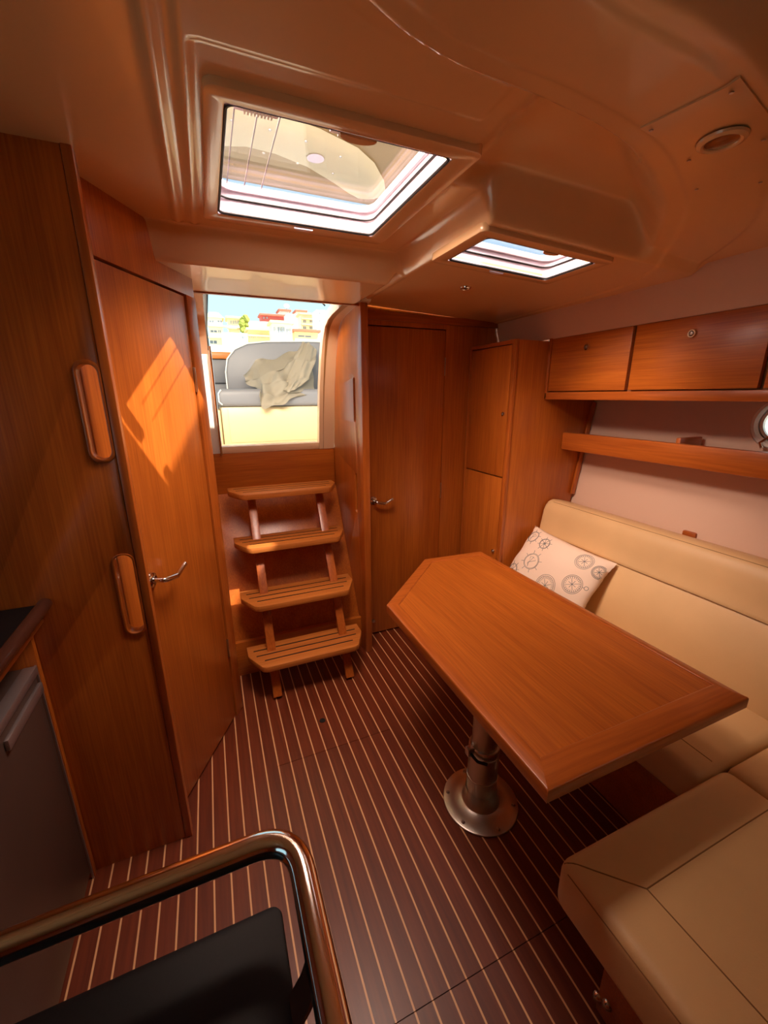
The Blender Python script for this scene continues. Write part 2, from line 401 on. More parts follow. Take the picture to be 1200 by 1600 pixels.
for xa, xb in ((.112, .202), (.310, .415)):      # ribbed hatch catches on the forward edge
    b = box('hatch_catch', xa, xb, 1.015, 1.05, 2.052, 2.078, 'mauve', w1, .005)
    for k in range(9):
        xx = xa+.02+k*(xb-xa-.03)/9; box('rib', xx, xx+.0035, 1.014, 1.051, 2.0500, 2.0535, 'white', b)
def tab(par, x, y, z, s, r=.034, mat='mauve', mtx=Matrix.Identity(4)):
    pts = [(x+r*math.cos(math.pi*k/14), y+s*r*.55*math.sin(math.pi*k/14)) for k in range(15)]
    if s < 0: pts = pts[::-1]
    plate('blind_tab', pts, [], .004, mat, mtx @ XY(z), par)
tab(w1, .35, .968, 2.012, 1, .04, 'liner'); tab(w1, .345, 1.487, 2.010, 1, .03)
ang = math.atan(.05)
m2 = Matrix.Translation((.8, 0, 1.955)) @ Matrix.Rotation(ang, 4, 'Y') @ Matrix.Translation((-.8, 0, 0))
w2 = hatch('window_2', 'narrow ceiling hatch above the table with pale mauve pane', H2, 1.955, m2, (.765, 1.29, 1.105, 1.415), .045, False, 'acrylic', .03)
tab(w2, 1.05, 1.143, -.016, 1, .03, 'liner', m2); tab(w2, 1.02, 1.377, -.018, 1, .03, 'mauve', m2)
m3 = XY(cz(.6, -.7))
w3 = hatch('added_skylight', 'added unseen forward skylight letting light into the cabin', H3, 2, m3, (.70, 1.30, -1.0, -.50), .07, False, 'frosted')  # made-up skylight behind the camera, added to let light in

# ---- head compartment bulkhead on the diagonal, with door_1
T = Vector((.465, .885, 0)).normalized(); P0 = Vector((-.293, 1.30, 0)); NRM = Vector((T.y, -T.x, 0))
md = frame_m(P0, T, (0, 0, 1))            # local x along wall, y up, z = T x Z = outward (to the cabin)
SD = .560
wl_ = thing('wall_left', P0, 'diagonal cherry bulkhead around the head door', 'wall', kind='structure')
plate('bulkhead_panel', [(.004, 1.856), (.628, 1.856), (.628, 2.0), (.55, 2.07), (.004, 2.07)], [], .03, 'veneer_z', md @ XY(-.03), wl_, .001)
plate('door_post', [(SD+.006, 0), (.628, 0), (.628, 1.856), (SD+.006, 1.856)], [], .038, 'solid_z', md @ XY(-.034), wl_, .003)
plate('post_backing', [(.02, 0), (SD+.02, 0), (SD+.02, 1.87), (.02, 1.87)], [], .004, 'gap', md @ XY(-.036), wl_)
d1 = thing('door_1', P0, 'tall cherry veneer head door with sunlit patch', 'door', kind='structure')
plate('door_leaf', [(.016, .012), (SD-.004, .012), (SD-.004, 1.848), (.016, 1.848)], [], .028, 'veneer_z', md @ XY(-.029), d1, .002)
for zz in (.38, 1.56):
    mh_ = md @ Matrix.Translation((SD+.001, zz, .002)); box('hinge', -.003, .003, -.045, .045, -.006, .004, 'screw', d1, .001, mtx=mh_)
def lever(parent, mtx, side, L=.115):
    h = lathe('lever_handle', [(0, .010), (.018, .010), (.024, .007), (.026, 0)], mtx, 'chrome', parent, 24)
    pts = fillet([(0, 0, .006), (0, 0, .045), (side*L*.55, -.012, .05), (side*L, .012, .052)], .018)
    bm = bmesh.new(); n = len(pts); bm_tube(bm, pts, [.0075+.002*math.sin(math.pi*i/n) for i in range(n)], 12)
    bmesh.ops.transform(bm, matrix=mtx, verts=bm.verts); from_bm('lever', bm, 'chrome', h, 60)
    return h
lever(d1, md @ Matrix.Translation((.135, .925, 0)), 1)

# ---- galley end panel
pe = thing('galley_end_panel', (-.6, 1.28, 0), 'tall dark cherry panel with two oval grab slots beside the galley', 'partition')
slots = [rrect(-.287, -.243, 1.342, 1.577, .0215, 6), rrect(-.286, -.242, .829, 1.074, .0215, 6)]
mp_ = frame_m((0, 1.300, 0), (1, 0, 0), (0, 0, 1))   # local z = -y
plate('panel', [(-1.05, 0), (-.2355, 0), (-.2355, 2.035), (-1.05, 2.035)], slots, .034, 'veneer_z', mp_, pe, .002)
plate('edge_post', [(-.235, 0), (-.213, 0), (-.213, 2.035), (-.235, 2.035)], [], .040, 'solid_z', mp_ @ XY(-.002), pe, .004)
for s in slots:
    o = [(a+(a-sum(q[0] for q in s)/len(s))*.0, b) for a, b in s]
    cxs = sum(q[0] for q in s)/len(s); czs = sum(q[1] for q in s)/len(s)
    big = rrect(cxs-.029, min(cxs+.029, -.236), czs-.127, czs+.127, .026, 6)
    plate('slot_rim', big, [s], .004, 'solid_z', mp_ @ XY(.0335), pe, .0015)

# ---- stairwell
sw = thing('wall_stairwell', (.36, 2.56, 0), 'cherry panelled stairwell behind the companionway steps', 'wall', kind='structure')
box('side_panel', -.034, -.006, 1.868, 2.60, 0, 1.93, 'veneer_z', sw)
PROF = [(2.572, 1.174), (2.55, 1.36), (2.515, 1.55), (2.466, 1.71), (2.43, 1.80), (2.383, 1.865), (2.33, 1.893), (2.261, 1.908), (2.15, 1.918), (2.06, 1.925)]
outl = [(2.05, 0), (2.572, 0)]+PROF+[(2.05, 1.925)]
mS = frame_m((.727, 0, 0), (0, 1, 0), (0, 0, 1))      # local z = +x
hs = [rrect(2.132, 2.166, 1.362, 1.592, .016), rrect(2.132, 2.166, .853, 1.082, .016)]
plate('side_panel', outl, hs, .03, 'veneer_z', mS, sw, .0015)
for h_ in hs: plate('slot_backing', [(a, b) for a, b in rrect(2.128, 2.17, h_[0][1]-.05, h_[0][1]+.29, .01)], [], .003, 'gap', mS @ XY(.031), sw)
box('corner_post', .7275, .768, 2.030, 2.072, 0, 1.93, 'solid_z', sw, .006)
LEAN0, LEAN1 = Vector((0, 2.138, .19)), Vector((0, 2.563, .937))
ml = frame_m((0, 2.138, .19), (1, 0, 0), (LEAN1-LEAN0)); LL = (LEAN1-LEAN0).length
plate('sloping_panel', [(-.004, 0), (.726, 0), (.726, LL), (-.004, LL)], [], .016, 'veneer_z', ml @ XY(-.016), sw, .002)
box('kick_board', -.004, .726, 2.103, 2.130, 0, .205, 'veneer_x', sw, .002)
box('sill_panel', -.004, .726, 2.575, 2.60, .92, 1.176, 'veneer_x', sw, .002)
box('engine_bulkhead', -.04, .80, 2.62, 2.65, 0, 1.174, 'veneer_x', sw)
box('side_panel', .7575, .775, 2.075, 2.62, 0, 1.90, 'gap', sw)
for zz in (.90, .865): box('latch_plate', -.006, .003, 2.40, 2.425, zz, zz+.022, 'rubber', sw, .002)

# ---- ladder
lad = thing('companionway_ladder', (.36, 2.0, 0), 'four teak ladder steps with black grip lines below the companionway', 'ladder')
TRE = [(2.47, .991), (2.322, .737), (2.172, .476), (2.03, .216)]
for (yb, zt) in TRE:
    D = .215
    ol = [(.054, yb), (.054, yb-.085), (.062, yb-.105), (.112, yb-D+.012), (.135, yb-D), (.59, yb-D), (.613, yb-D+.012), (.662, yb-.105), (.67, yb-.085), (.67, yb)]
    t = plate('tread', ol[::-1], [], .032, 'teak_x', XY(zt-.032), lad, .005)
    for k, (dy, ins) in enumerate(((.055, .03), (.105, .04), (.155, .075))):
        box('grip_line', .054+ins, .67-ins, yb-dy-.004, yb-dy+.004, zt-.002, zt+.0006, 'rubber', t)
e = Vector((0, -.147, -.2575)).normalized()
for xs in (.152, .541):
    top = Vector((xs, 2.40, .985)); bot = top + e*((top.z)/(-e.z))
    mm = frame_m((bot.x, bot.y, 0), (1, 0, 0), -e); L = (top-bot).length
    o = plate('stringer', [(0, .012), (.044, .012), (.044, L-.03), (0, L-.03)], [], .026, 'solid_z', mm @ XY(-.013), lad, .003)

# ---- companionway frame (white moulding following the side profile)
cwf = thing('trim_1', (.36, 2.58, 1.17), 'pale moulded frame around the companionway opening', 'trim', kind='structure')
def sweep(name, prof, x0, x1, th, mat, parent, x0b=None):
    bm = bmesh.new(); A = []
    n = len(prof)
    for i, (y, z) in enumerate(prof):
        a, b = prof[max(i-1, 0)], prof[min(i+1, n-1)]; t = Vector((b[0]-a[0], b[1]-a[1])).normalized(); nn = Vector((t.y, -t.x))
        f = i/(n-1); xi = x0 if x0b is None else x0*(1-f)+x0b*f
        A.append([bm.verts.new(q) for q in ((xi, y, z), (x1, y, z), (x1, y+nn.x*th, z+nn.y*th), (xi, y+nn.x*th, z+nn.y*th))])
    for i in range(n-1):
        for k in range(4): bm.faces.new((A[i][k], A[i][(k+1) % 4], A[i+1][(k+1) % 4], A[i+1][k]))
    bm.faces.new(A[0][::-1]); bm.faces.new(A[-1])
    return from_bm(name, bm, mat, parent, 40)
sweep('jamb', PROF, .628, .7265, .05, 'gelcoat', cwf, .66)
sweep('jamb_seam', [(y-.0008, z) for y, z in PROF], .655, .6565, .01, 'leather_seam', cwf, .69)
sweep('jamb', PROF[3:], -.006, .035, .05, 'gelcoat', cwf)
box('jamb', -.05, .05, 2.575, 2.61, 1.176, 1.76, 'white', cwf, .003)
box('door_track', .030, .046, 2.567, 2.575, 1.74, 2.08, 'rubber', cwf)
box('sill', .05, .628, 2.572, 2.70, 1.174, 1.215, 'gelcoat', cwf, .004)
box('header', -.006, .73, 2.058, 2.105, 1.922, 1.972, 'gelcoat', cwf, .006)
box('header_track', -.006, .73, 2.052, 2.060, 1.916, 1.926, 'solid_x', cwf, .002)
tube('track_rail', [(.047, 2.562, 1.165), (.047, 2.562, 1.76)], .007, 'chrome', cwf, 10)
# coachroof sides beside the opening, seen from inside
sweep('coaming', [(y+.02, z+.02) for y, z in PROF]+[(2.0, 2.04)], .735, .80, .06, 'white', cwf)
sweep('coaming', [(y+.02, z+.02) for y, z in PROF]+[(2.0, 2.04)], -.10, -.01, .06, 'white', cwf)

# ---- aft bulkhead with door_2
wa = thing('wall_aft', (1.5, 2.21, 0), 'dark cherry aft bulkhead around the cabin door', 'wall', kind='structure')
mB = frame_m((0, 2.235, 0), (1, 0, 0), (0, 0, 1))
plate('bulkhead_panel', [(.757, 0), (.798, 0), (.798, 1.861), (1.309, 1.861), (1.309, 0), (2.2, 0), (2.2, 2.06), (.757, 2.06)], [], .03, 'veneer_z', mB, wa, .001)
box('door_backing', .79, 1.32, 2.236, 2.24, 0, 1.87, 'gap', wa)
box('head_trim', .768, 1.69, 2.190, 2.206, 1.885, 1.925, 'solid_x', wa, .003)
d2 = thing('door_2', (1.05, 2.21, 0), 'plain dark cherry aft cabin door with chrome lever', 'door', kind='structure')
box('door_leaf', .804, 1.304, 2.199, 2.230, .012, 1.855, 'veneer_z', d2, .002)
for zz in (.25, .92, 1.66): box('hinge', 1.3045, 1.3085, 2.196, 2.203, zz-.05, zz+.05, 'screw', d2, .0008)
lever(d2, frame_m((.848, 2.199, .90), (1, 0, 0), (0, 0, 1)), 1, .105)
lathe('door_stop', [(0, .012), (.01, .010), (.012, 0)], AX_Y((.84, 2.199, .10), -1), 'screw', d2, 14)
box('strike_plate', .795, .7985, 2.18, 2.21, .87, .93, 'screw', d2)

# ---- hull side
HP = [(1.87, .0), (1.99, .886), (2.08, 1.47), (2.13, 1.80)]
wr = thing('wall_right', (2.0, .4, 0), 'cream padded hull side behind the settee', 'wall', kind='structure')
def hull_x(z):
    for (a, b), (c, d) in zip(HP, HP[1:]):
        if b <= z <= d: return a+(c-a)*(z-b)/(d-b)
    return HP[-1][0]
mesh('hull_lining', [(x, y, z) for x, z in HP[:2] for y in (FWD, 2.2)], [(0, 1, 3, 2)], 'vinyl', wr)
mesh('hull_lining', [(x, y, z) for x, z in HP[2:] for y in (FWD, 2.2)], [(0, 1, 3, 2)], 'vinyl', wr)
hv = Vector((.09, 0, .584)).normalized(); hl = math.hypot(.09, .584)
mH = frame_m((1.99, 0, .886), (0, 1, 0), hv)      # local z = +x-ish
PC, PR = (.905, .512), .082
plate('hull_lining', [(FWD, 0), (2.2, 0), (2.2, hl), (FWD, hl)], [circle(*PC, PR, 40)], .02, 'vinyl', mH, wr)
fas = [(1.650, 2.08), (1.650, 1.925), (1.662, 1.86), (1.692, 1.779)]
bm = bmesh.new(); A = [[bm.verts.new((x, y, z)) for x, z in fas] for y in (FWD, 2.2)]
for k in range(3): bm.faces.new((A[0][k], A[0][k+1], A[1][k+1], A[1][k]))
from_bm('deck_side_lining', bm, 'vinyl', wr, 20)
w4 = thing('window_4', mH @ Vector((PC[0], PC[1], 0)), 'round portlight with white ring above the shelf', 'window', kind='structure')
mW = mH @ Matrix.Translation((PC[0], PC[1], 0))
lathe('ring', [(.078, .012), (.078, -.006), (.088, -.014), (.100, -.012), (.106, -.002), (.106, .004)], mW, 'white', w4, 40)
lathe('inner_ring', [(.062, .012), (.064, .0), (.074, -.002), (.078, .010)], mW, 'white', w4, 40)
lathe('glass_pane', [(0, .012), (.066, .012)], mW, 'clear', w4, 32)
tube('latch', [mW @ Vector(q) for q in ((.03, -.06, -.004), (.045, -.085, -.02), (.03, -.105, -.026))], .006, 'chrome', w4, 8)

# ---- unseen ends of the cabin
box('wall_forward', -1.1, 2.2, FWD-.03, FWD, 0, 2.1, 'veneer_z'); tag(bpy.data.objects['wall_forward'], 'cherry bulkhead at the forward end of the cabin', 'wall', kind='structure')
wgl = thing('wall_galley', (-1.115, 0, 0), 'cherry lining along the galley side', 'wall', kind='structure')
plate('lining', [(FWD, 0), (1.3, 0), (1.3, 2.1), (FWD, 2.1)], [rrect(-.46, .46, 1.2, 1.64, .06)], .03, 'veneer_z', frame_m((-1.13, 0, 0), (0, 1, 0), (0, 0, 1)), wgl)
w5 = thing('added_side_window', (-1.115, 0, 1.2), 'added unseen galley window with rounded corners, for side light', 'window', kind='structure')  # made-up window out of view, put in as a source of side light
plate('window_frame', rrect(-.49, .49, 1.17, 1.67, .08), [rrect(-.455, .455, 1.205, 1.635, .058)], .012, 'mauve', frame_m((-1.10, 0, 0), (0, 1, 0), (0, 0, 1)), w5, .003)
plate('pane', rrect(-.46, .46, 1.2, 1.64, .06), [], .006, 'clear', frame_m((-1.118, 0, 0), (0, 1, 0), (0, 0, 1)), w5)

# ================================================================== FURNITURE
# ---- hanging wardrobe
wd = thing('wardrobe', (1.75, 2.0, 0), 'tall cherry wardrobe with two stacked doors beside the settee', 'wardrobe')
msd = frame_m((0, 1.813, 0), (1, 0, 0), (0, 0, 1))
plate('side_panel', [(1.478, 0), (1.86, 0), (1.975, .886), (2.065, 1.47), (2.10, 1.77), (1.478, 1.77)], [], .022, 'veneer_z', msd, wd, .001)
box('top_panel', 1.49, 2.10, 1.815, 2.199, 1.752, 1.770, 'veneer_y', wd)
box('edge_post', 1.468, 1.490, 1.786, 1.815, 0, 1.773, 'solid_z', wd, .004)
box('back_post', 1.472, 1.490, 2.176, 2.199, 0, 1.765, 'solid_z', wd, .002)
box('top_rail', 1.470, 1.490, 1.815, 2.176, 1.752, 1.772, 'solid_y', wd, .002)
box('carcass_back', 1.494, 1.498, 1.812, 2.18, 0, 1.76, 'gap', wd)
def button(parent, mtx, r=.013, name='knob'):
    o = lathe(name, [(r*.55, .004), (r*.62, .008), (r*.9, .008), (r, .005), (r, 0)], mtx, 'chrome', parent, 24)
    lathe('button', [(0, .010), (r*.35, .009), (r*.5, .005)], mtx, 'screw', o, 18); return o
for z0, z1, kz in ((.05, 1.052, .612), (1.060, 1.748, 1.402)):
    dr = box('cabinet_door', 1.471, 1.492, 1.819, 2.172, z0, z1, 'veneer_z', wd, .002)
    button(dr, AX_X((1.471, 1.846, kz), -1), .0115)
pts = [(1.965, .80), (2.065, 1.47)]
box('hull_trim', -.028, .0, 1.776, 1.790, .125, .665, 'solid_z', wd, .003, mtx=Matrix.Translation((1.968, 0, .80)) @ Matrix.Rotation(math.atan(.09/.584), 4, 'Y'))

# ---- overhead lockers
lk = thing('overhead_locker', (1.9, .9, 1.478), 'long cherry overhead locker with hinged doors and round latches', 'cabinet')
LY0 = .05
box('bottom_board', 1.700, 2.07, LY0, 1.788, 1.480, 1.496, 'veneer_y', lk)
box('bottom_rail', 1.684, 1.704, LY0, 1.788, 1.476, 1.514, 'solid_y', lk, .004)
box('end_stile', 1.684, 1.706, 1.772, 1.790, 1.476, 1.782, 'solid_z', lk, .003)
box('carcass', 1.712, 1.716, LY0, 1.775, 1.50, 1.785, 'gap', lk)
box('top_board', 1.70, 2.10, LY0, 1.788, 1.782, 1.790, 'veneer_y', lk)
for y0, y1, ky in ((1.319, 1.769, 1.545), (.832, 1.303, 1.072), (.34, .815, .57)):
    dr = box('locker_door', 1.689, 1.709, y0, y1, 1.519, 1.777, 'veneer_y', lk, .002)
    button(dr, AX_X((1.689, ky, 1.717), -1), .0155, 'latch')

# ---- shelf
sh = thing('side_shelf', (1.95, .9, 1.2), 'cherry shelf with deep fiddle rail along the hull side', 'shelf')
box('fiddle_rail', 1.846, 1.872, .05, 1.788, 1.200, 1.297, 'solid_y', sh, .007)
box('shelf_board', 1.872, 2.020, .05, 1.774, 1.206, 1.220, 'veneer_y', sh)
box('bracket', 1.88, 2.03, 1.16, 1.18, 1.222, 1.318, 'solid_x', sh, .004)
box('bracket', 1.88, 2.03, .46, .48, 1.222, 1.318, 'solid_x', sh, .004)

# ---- settee
def cushion(name, x0, x1, y0, y1, z0, z1, r, crown, mat, parent, nx=26, ny=26):
    """soft slab: rounded edges and slightly domed top"""
    bm = bmesh.new()
    xs = [x0+(x1-x0)*i/nx for i in range(nx+1)]; ys = [y0+(y1-y0)*i/ny for i in range(ny+1)]
    bm_box(bm, x0, x1, y0, y1, z0, z1)
    bmesh.ops.bevel(bm, geom=bm.edges[:], offset=r, segments=5, affect='EDGES', profile=.55)
    bmesh.ops.subdivide_edges(bm, edges=[e for e in bm.edges if e.calc_length() > .2], cuts=12, use_grid_fill=True)
    cx, cy_ = (x0+x1)/2, (y0+y1)/2
    for v in bm.verts:
        u = max(0, 1-abs((v.co.x-cx)/((x1-x0)/2))**3)*max(0, 1-abs((v.co.y-cy_)/((y1-y0)/2))**3)
        if v.co.z > (z0+z1)/2: v.co.z += crown*u
    return from_bm(name, bm, mat, parent, 60)
st = thing('settee', (1.4, .6, 0), 'cream leather wraparound settee around the table', 'sofa')
SB = plate('base', [(1.255, 1.785), (1.255, .40), (.745, .40), (.745, FWD+.02), (1.86, FWD+.02), (1.86, 1.785)], [], .295, 'veneer_x', XY(.0), st, .003)
SY0 = -.9
sc1 = cushion('seat_cushion', 1.205, 1.80, .508, 1.782, .297, .425, .028, .008, 'leather', st)
sc2 = cushion('seat_cushion', .655, 1.305, SY0, .500, .297, .440, .03, .010, 'leather', st)
sc3 = cushion('seat_cushion', 1.309, 1.80, SY0, .500, .297, .432, .028, .006, 'leather', st)
from mathutils.bvhtree import BVHTree
def seam(parent, pts, r=.0016, proj=True):
    if proj:
        tree = BVHTree.FromPolygons([v.co for v in parent.data.vertices], [p.vertices for p in parent.data.polygons])
        dense = []
        for a, b in zip(pts, pts[1:]):
            a, b = Vector(a), Vector(b); k = max(1, int((b-a).length/.012))
            dense += [a+(b-a)*i/k for i in range(k)]
        dense.append(Vector(pts[-1])); pts = []
        for q in dense:
            hit = tree.find_nearest(q)[0]
            pts.append(hit)
    return tube('seam', pts, r, 'leather_seam', parent, 6)
zt = .4435
seam(sc2, [(.785, y, .4395+.008*max(0, 1-abs((y+.2)/.7)**3)) for y in np.linspace(-.85, .372, 12)])
seam(sc2, [(x, .372, .4425+.004*math.sin((x-.785)/.5*math.pi)) for x in np.linspace(.785, 1.295, 10)])
seam(sc2, fillet([(.663, .492, .430), (.70, .455, .4405), (.785, .372, .4425)], .03))
seam(sc2, [(.6575, y, .424) for y in np.linspace(-.85, .47, 8)])
seam(sc1, [(1.30, y, .4275) for y in np.linspace(.53, 1.77, 8)])
# back cushion: swept profile
prof = [(1.80, .39), (1.665, .40), (1.650, .43), (1.700, .60), (1.735, .705), (1.742, .716), (1.737, .722), (1.742, .735), (1.752, .80), (1.760, .855), (1.772, .885), (1.79, .905), (1.815, .912), (1.86, .905), (1.93, .888), (1.966, .868), (1.972, .84), (1.90, .39)]
bm = bmesh.new(); ys = [SY0, SY0+.01]+list(np.linspace(SY0+.03, 1.752, 30))+[1.772, 1.780, 1.783]
cxp = sum(p[0] for p in prof)/len(prof); czp = sum(p[1] for p in prof)/len(prof)
rings = []
for i, y in enumerate(ys):
    k = {0: .90, 1: .965, len(ys)-1: .90, len(ys)-2: .965}.get(i, 1)
    w_ = .003*math.sin(y*9)
    rings.append([bm.verts.new((cxp+(a-cxp)*k+w_*(.5 if b > .5 else 0), y, czp+(b-czp)*k)) for a, b in prof])
for A, B in zip(rings, rings[1:]):
    n = len(A)
    for k in range(n): bm.faces.new((A[k], A[(k+1) % n], B[(k+1) % n], B[k]))
bm.faces.new(rings[0][::-1]); bm.faces.new(rings[-1])
bk = from_bm('back_cushion', bm, 'leather', st, 70)
seam(bk, [(1.7392, y, .7215) for y in np.linspace(-.85, 1.77, 20)], .002)
seam(bk, [(1.789+.003*math.sin(y*9)*.5, y, .9035) for y in np.linspace(-.85, 1.74, 20)], .0012)
for yy, zz in ((.43, .025), (.405, .045)):
    lathe('base_latch', [(0, .012), (.007, .010), (.012, .004), (.013, 0)], AX_X((.745, yy-.03, zz+.02), -1), 'chrome', SB, 16)
cl = box('wooden_cleat', 1.975, 1.995, 1.075, 1.135, .845, .895, 'solid_y', None, .008)
tag(cl, 'small brown wooden cleat on hull side above settee back', 'cleat')

# ---- throw pillow with nautical print
PW, PH, PT = .52, .36, .062
lat = .30
exp_ = Vector((.055, -1, -.075)).normalized()
eup = Vector((.56, .02, .80)); eup = (eup-exp_*eup.dot(exp_)).normalized()
mPl = frame_m((1.600, 1.505, .600), exp_, eup)       # local z = exp x eup -> faces the cabin
if (mPl.to_3x3() @ Vector((0, 0, 1))).x > 0: mPl = mPl @ Matrix.Rotation(math.pi, 4, 'Y')
FLIP = (mPl.to_3x3() @ Vector((1, 0, 0))).y > 0
def pil(u, v, side=1):
    k = max(0, (1-abs(u)**2.6))**.55*max(0, (1-abs(v)**2.6))**.55
    pin = 1-.05*(1-abs(v)**2)*abs(u)**3; piv = 1-.06*(1-abs(u)**2)*abs(v)**3
    wr_ = .004*math.sin(5*u+3*v)*k + .003*math.sin(9*v-4*u)*abs(u)
    return Vector((u*PW/2*pin, v*PH/2*piv, side*(PT*k+.002)+wr_))
bm = bmesh.new(); N = 30
def pgrid(side):
    return [[bm.verts.new(mPl @ pil(-1+2*i/N, -1+2*j/N, side)) for j in range(N+1)] for i in range(N+1)]
for side in (1, -1):
    g = pgrid(side)
    for i in range(N):
        for j in range(N): bm.faces.new((g[i][j], g[i+1][j], g[i+1][j+1], g[i][j+1]))
bmesh.ops.remove_doubles(bm, verts=bm.verts, dist=.006)
pw = from_bm('throw_pillow', bm, 'pillow', None, 80)
tag(pw, 'cream throw pillow printed with grey ship wheels and compasses', 'pillow')
def ink(parent, polys, r=.0011, name='printed_motif'):
    bm = bmesh.new()
    for pl in polys:
        q = []
        for (a, b) in pl:
            u, v = (-a if FLIP else a)/(PW/2), b/(PH/2)
            if abs(u) > .985 or abs(v) > .985:
                if len(q) > 1: bm_tube(bm, q, r, 4)
                q = []; continue
            q.append(mPl @ (pil(u, v)+Vector((0, 0, .0004))))
        if len(q) > 1: bm_tube(bm, q, r, 4)
    return from_bm(name, bm, 'print', parent)
def ring(cx, cy, r, n=28): return [(cx+r*math.cos(2*math.pi*k/n), cy+r*math.sin(2*math.pi*k/n)) for k in range(n+1)]
def spoke(cx, cy, r0, r1, a): return [(cx+r*math.cos(a), cy+r*math.sin(a)) for r in (r0, (r0+r1)/2, r1)]
def wheel(cx, cy, r, boat=False):
    P = [ring(cx, cy, r), ring(cx, cy, r*.9)] + [spoke(cx, cy, r, r*1.42, math.radians(20+45*k)) for k in range(8)]
    if boat: P += [[(cx-.3*r, cy-.5*r), (cx, cy+.55*r), (cx+.5*r, cy+.3*r), (cx-.35*r, cy-.3*r), (cx-.1*r, cy-.75*r), (cx-.45*r, cy+.5*r), (cx, cy+.55*r)]]
    else: P += [spoke(cx, cy, 0, r*.9, math.radians(20+45*k)) for k in range(8)] + [ring(cx, cy, r*.22, 10)]
    ink(pw, P)
def compass(cx, cy, r, knob=False, ticks=24):
    P = [ring(cx, cy, r), ring(cx, cy, r*.86)] + [spoke(cx, cy, r*.62, r*.82, 2*math.pi*k/ticks) for k in range(ticks)]
    P += [spoke(cx, cy, 0, r*.6, math.radians(35+90*k)) for k in range(4)] + [spoke(cx, cy, 0, r*.45, math.radians(80+90*k)) for k in range(4)]
    if knob: P += [ring(cx+r*1.35, cy+r*.35, r*.2, 12), spoke(cx, cy, r, r*1.2, .25)]
    ink(pw, P)
wheel(-.205, .115, .036, True); wheel(-.10, .105, .032)
wheel(-.105, -.015, .046, True); compass(.145, .115, .044); compass(.235, .10, .034)
compass(.165, -.015, .048, True); compass(.045, -.09, .058, False, 30); wheel(-.20, -.11, .04)

# ---- table
tb = thing('saloon_table', (.805, .98, 0), 'cherry saloon table with clipped corner on brushed metal pedestal', 'table')
OUT = [Vector(q) for q in ((1.262, 1.688), (.935, 1.708), (.572, 1.349), (.572, .482), (1.284, .482))]
def inset(poly, ds):
    n = len(poly); out = []
    for i in range(n):
        a, b, c = poly[i-1], poly[i], poly[(i+1) % n]
        u = (b-a).normalized(); v = (c-b).normalized(); n1, n2 = Vector((-u.y, u.x)), Vector((-v.y, v.x))
        d1_, d2_ = ds[i-1], ds[i]
        M2 = np.array([[n1.x, n1.y], [n2.x, n2.y]]); rhs = np.array([n1.dot(b)+d1_, n2.dot(b)+d2_]); s = np.linalg.solve(M2, rhs); out.append(Vector(s))
    return out
INN = inset(OUT, [.045, .045, .048, .075, .030])       # edge i runs OUT[i] -> OUT[i+1]
TZ = .700
plate('table_top', [tuple(v) for v in inset(OUT, [.02]*5)], [], .022, 'veneer_y', XY(TZ-.027), tb)
for i in range(5):
    a, b, c, d = OUT[i], OUT[(i+1) % 5], INN[(i+1) % 5], INN[i]
    dirv = (b-a); matn = 'solid_y' if abs(dirv.y) > abs(dirv.x)*1.2 else 'solid_x'
    bm = bmesh.new(); lo = [bm.verts.new((v.x, v.y, TZ-.036)) for v in (a, b, c, d)]; hi = [bm.verts.new((v.x, v.y, TZ)) for v in (a, b, c, d)]
    bm.faces.new(lo[::-1]); bm.faces.new(hi)
    for k in range(4): bm.faces.new((lo[k], lo[(k+1) % 4], hi[(k+1) % 4], hi[k]))
    ed = [e for e in bm.edges if abs(e.verts[0].co.z-e.verts[1].co.z) < 1e-6 and {e.verts[0], e.verts[1]} in ({hi[0], hi[1]}, {hi[2], hi[3]}, {lo[0], lo[1]})]
    bmesh.ops.bevel(bm, geom=ed, offset=.005, segments=3, affect='EDGES', profile=.5)
    from_bm('edge_border', bm, matn, tb, 40)
PX, PY = .805, .978
mp0 = Matrix.Translation((PX, PY, 0))
bp_ = lathe('base_plate', [(0, .0), (.138, .0), (.140, .003), (.139, .007), (.136, .0085), (.105, .0095), (.078, .0115), (.070, .016), (.064, .026), (.060, .045), (.0585, .07)], mp0, 'brushed', tb, 56, 28)
for k in range(6):
    a = math.radians(25+60*k); lathe('bolt', [(0, .007), (.004, .006), (.0065, .003), (.007, 0)], Matrix.Translation((PX+.123*math.cos(a), PY+.123*math.sin(a), .0085)), 'screw', bp_, 12)
lathe('lower_sleeve', [(.0565, .05), (.056, .13), (.0575, .131), (.0575, .134), (.0555, .135), (.0545, .255), (.050, .257)], mp0, 'brushed', tb, 40)
lathe('upper_tube', [(.0465, .20), (.0465, .668)], mp0, 'brushed', tb, 40)
ck = lathe('clamp_collar', [(.047, .272), (.055, .272), (.0565, .268), (.0565, .250), (.055, .246), (.047, .246)], mp0, 'brushed', tb, 40)
tube('clamp_lever', fillet([(PX-.052, PY+.012, .262), (PX-.068, PY-.008, .262), (PX-.058, PY-.040, .250), (PX-.03, PY-.06, .245)], .02), .0055, 'rubber', ck, 8)
box('clamp_lug', -.078, -.05, -.012, .012, .248, .28, 'brushed', ck, .004, mtx=mp0)
mtl = Matrix.Translation((PX, PY, 0)) @ Matrix.Rotation(math.radians(-62), 4, 'Z')
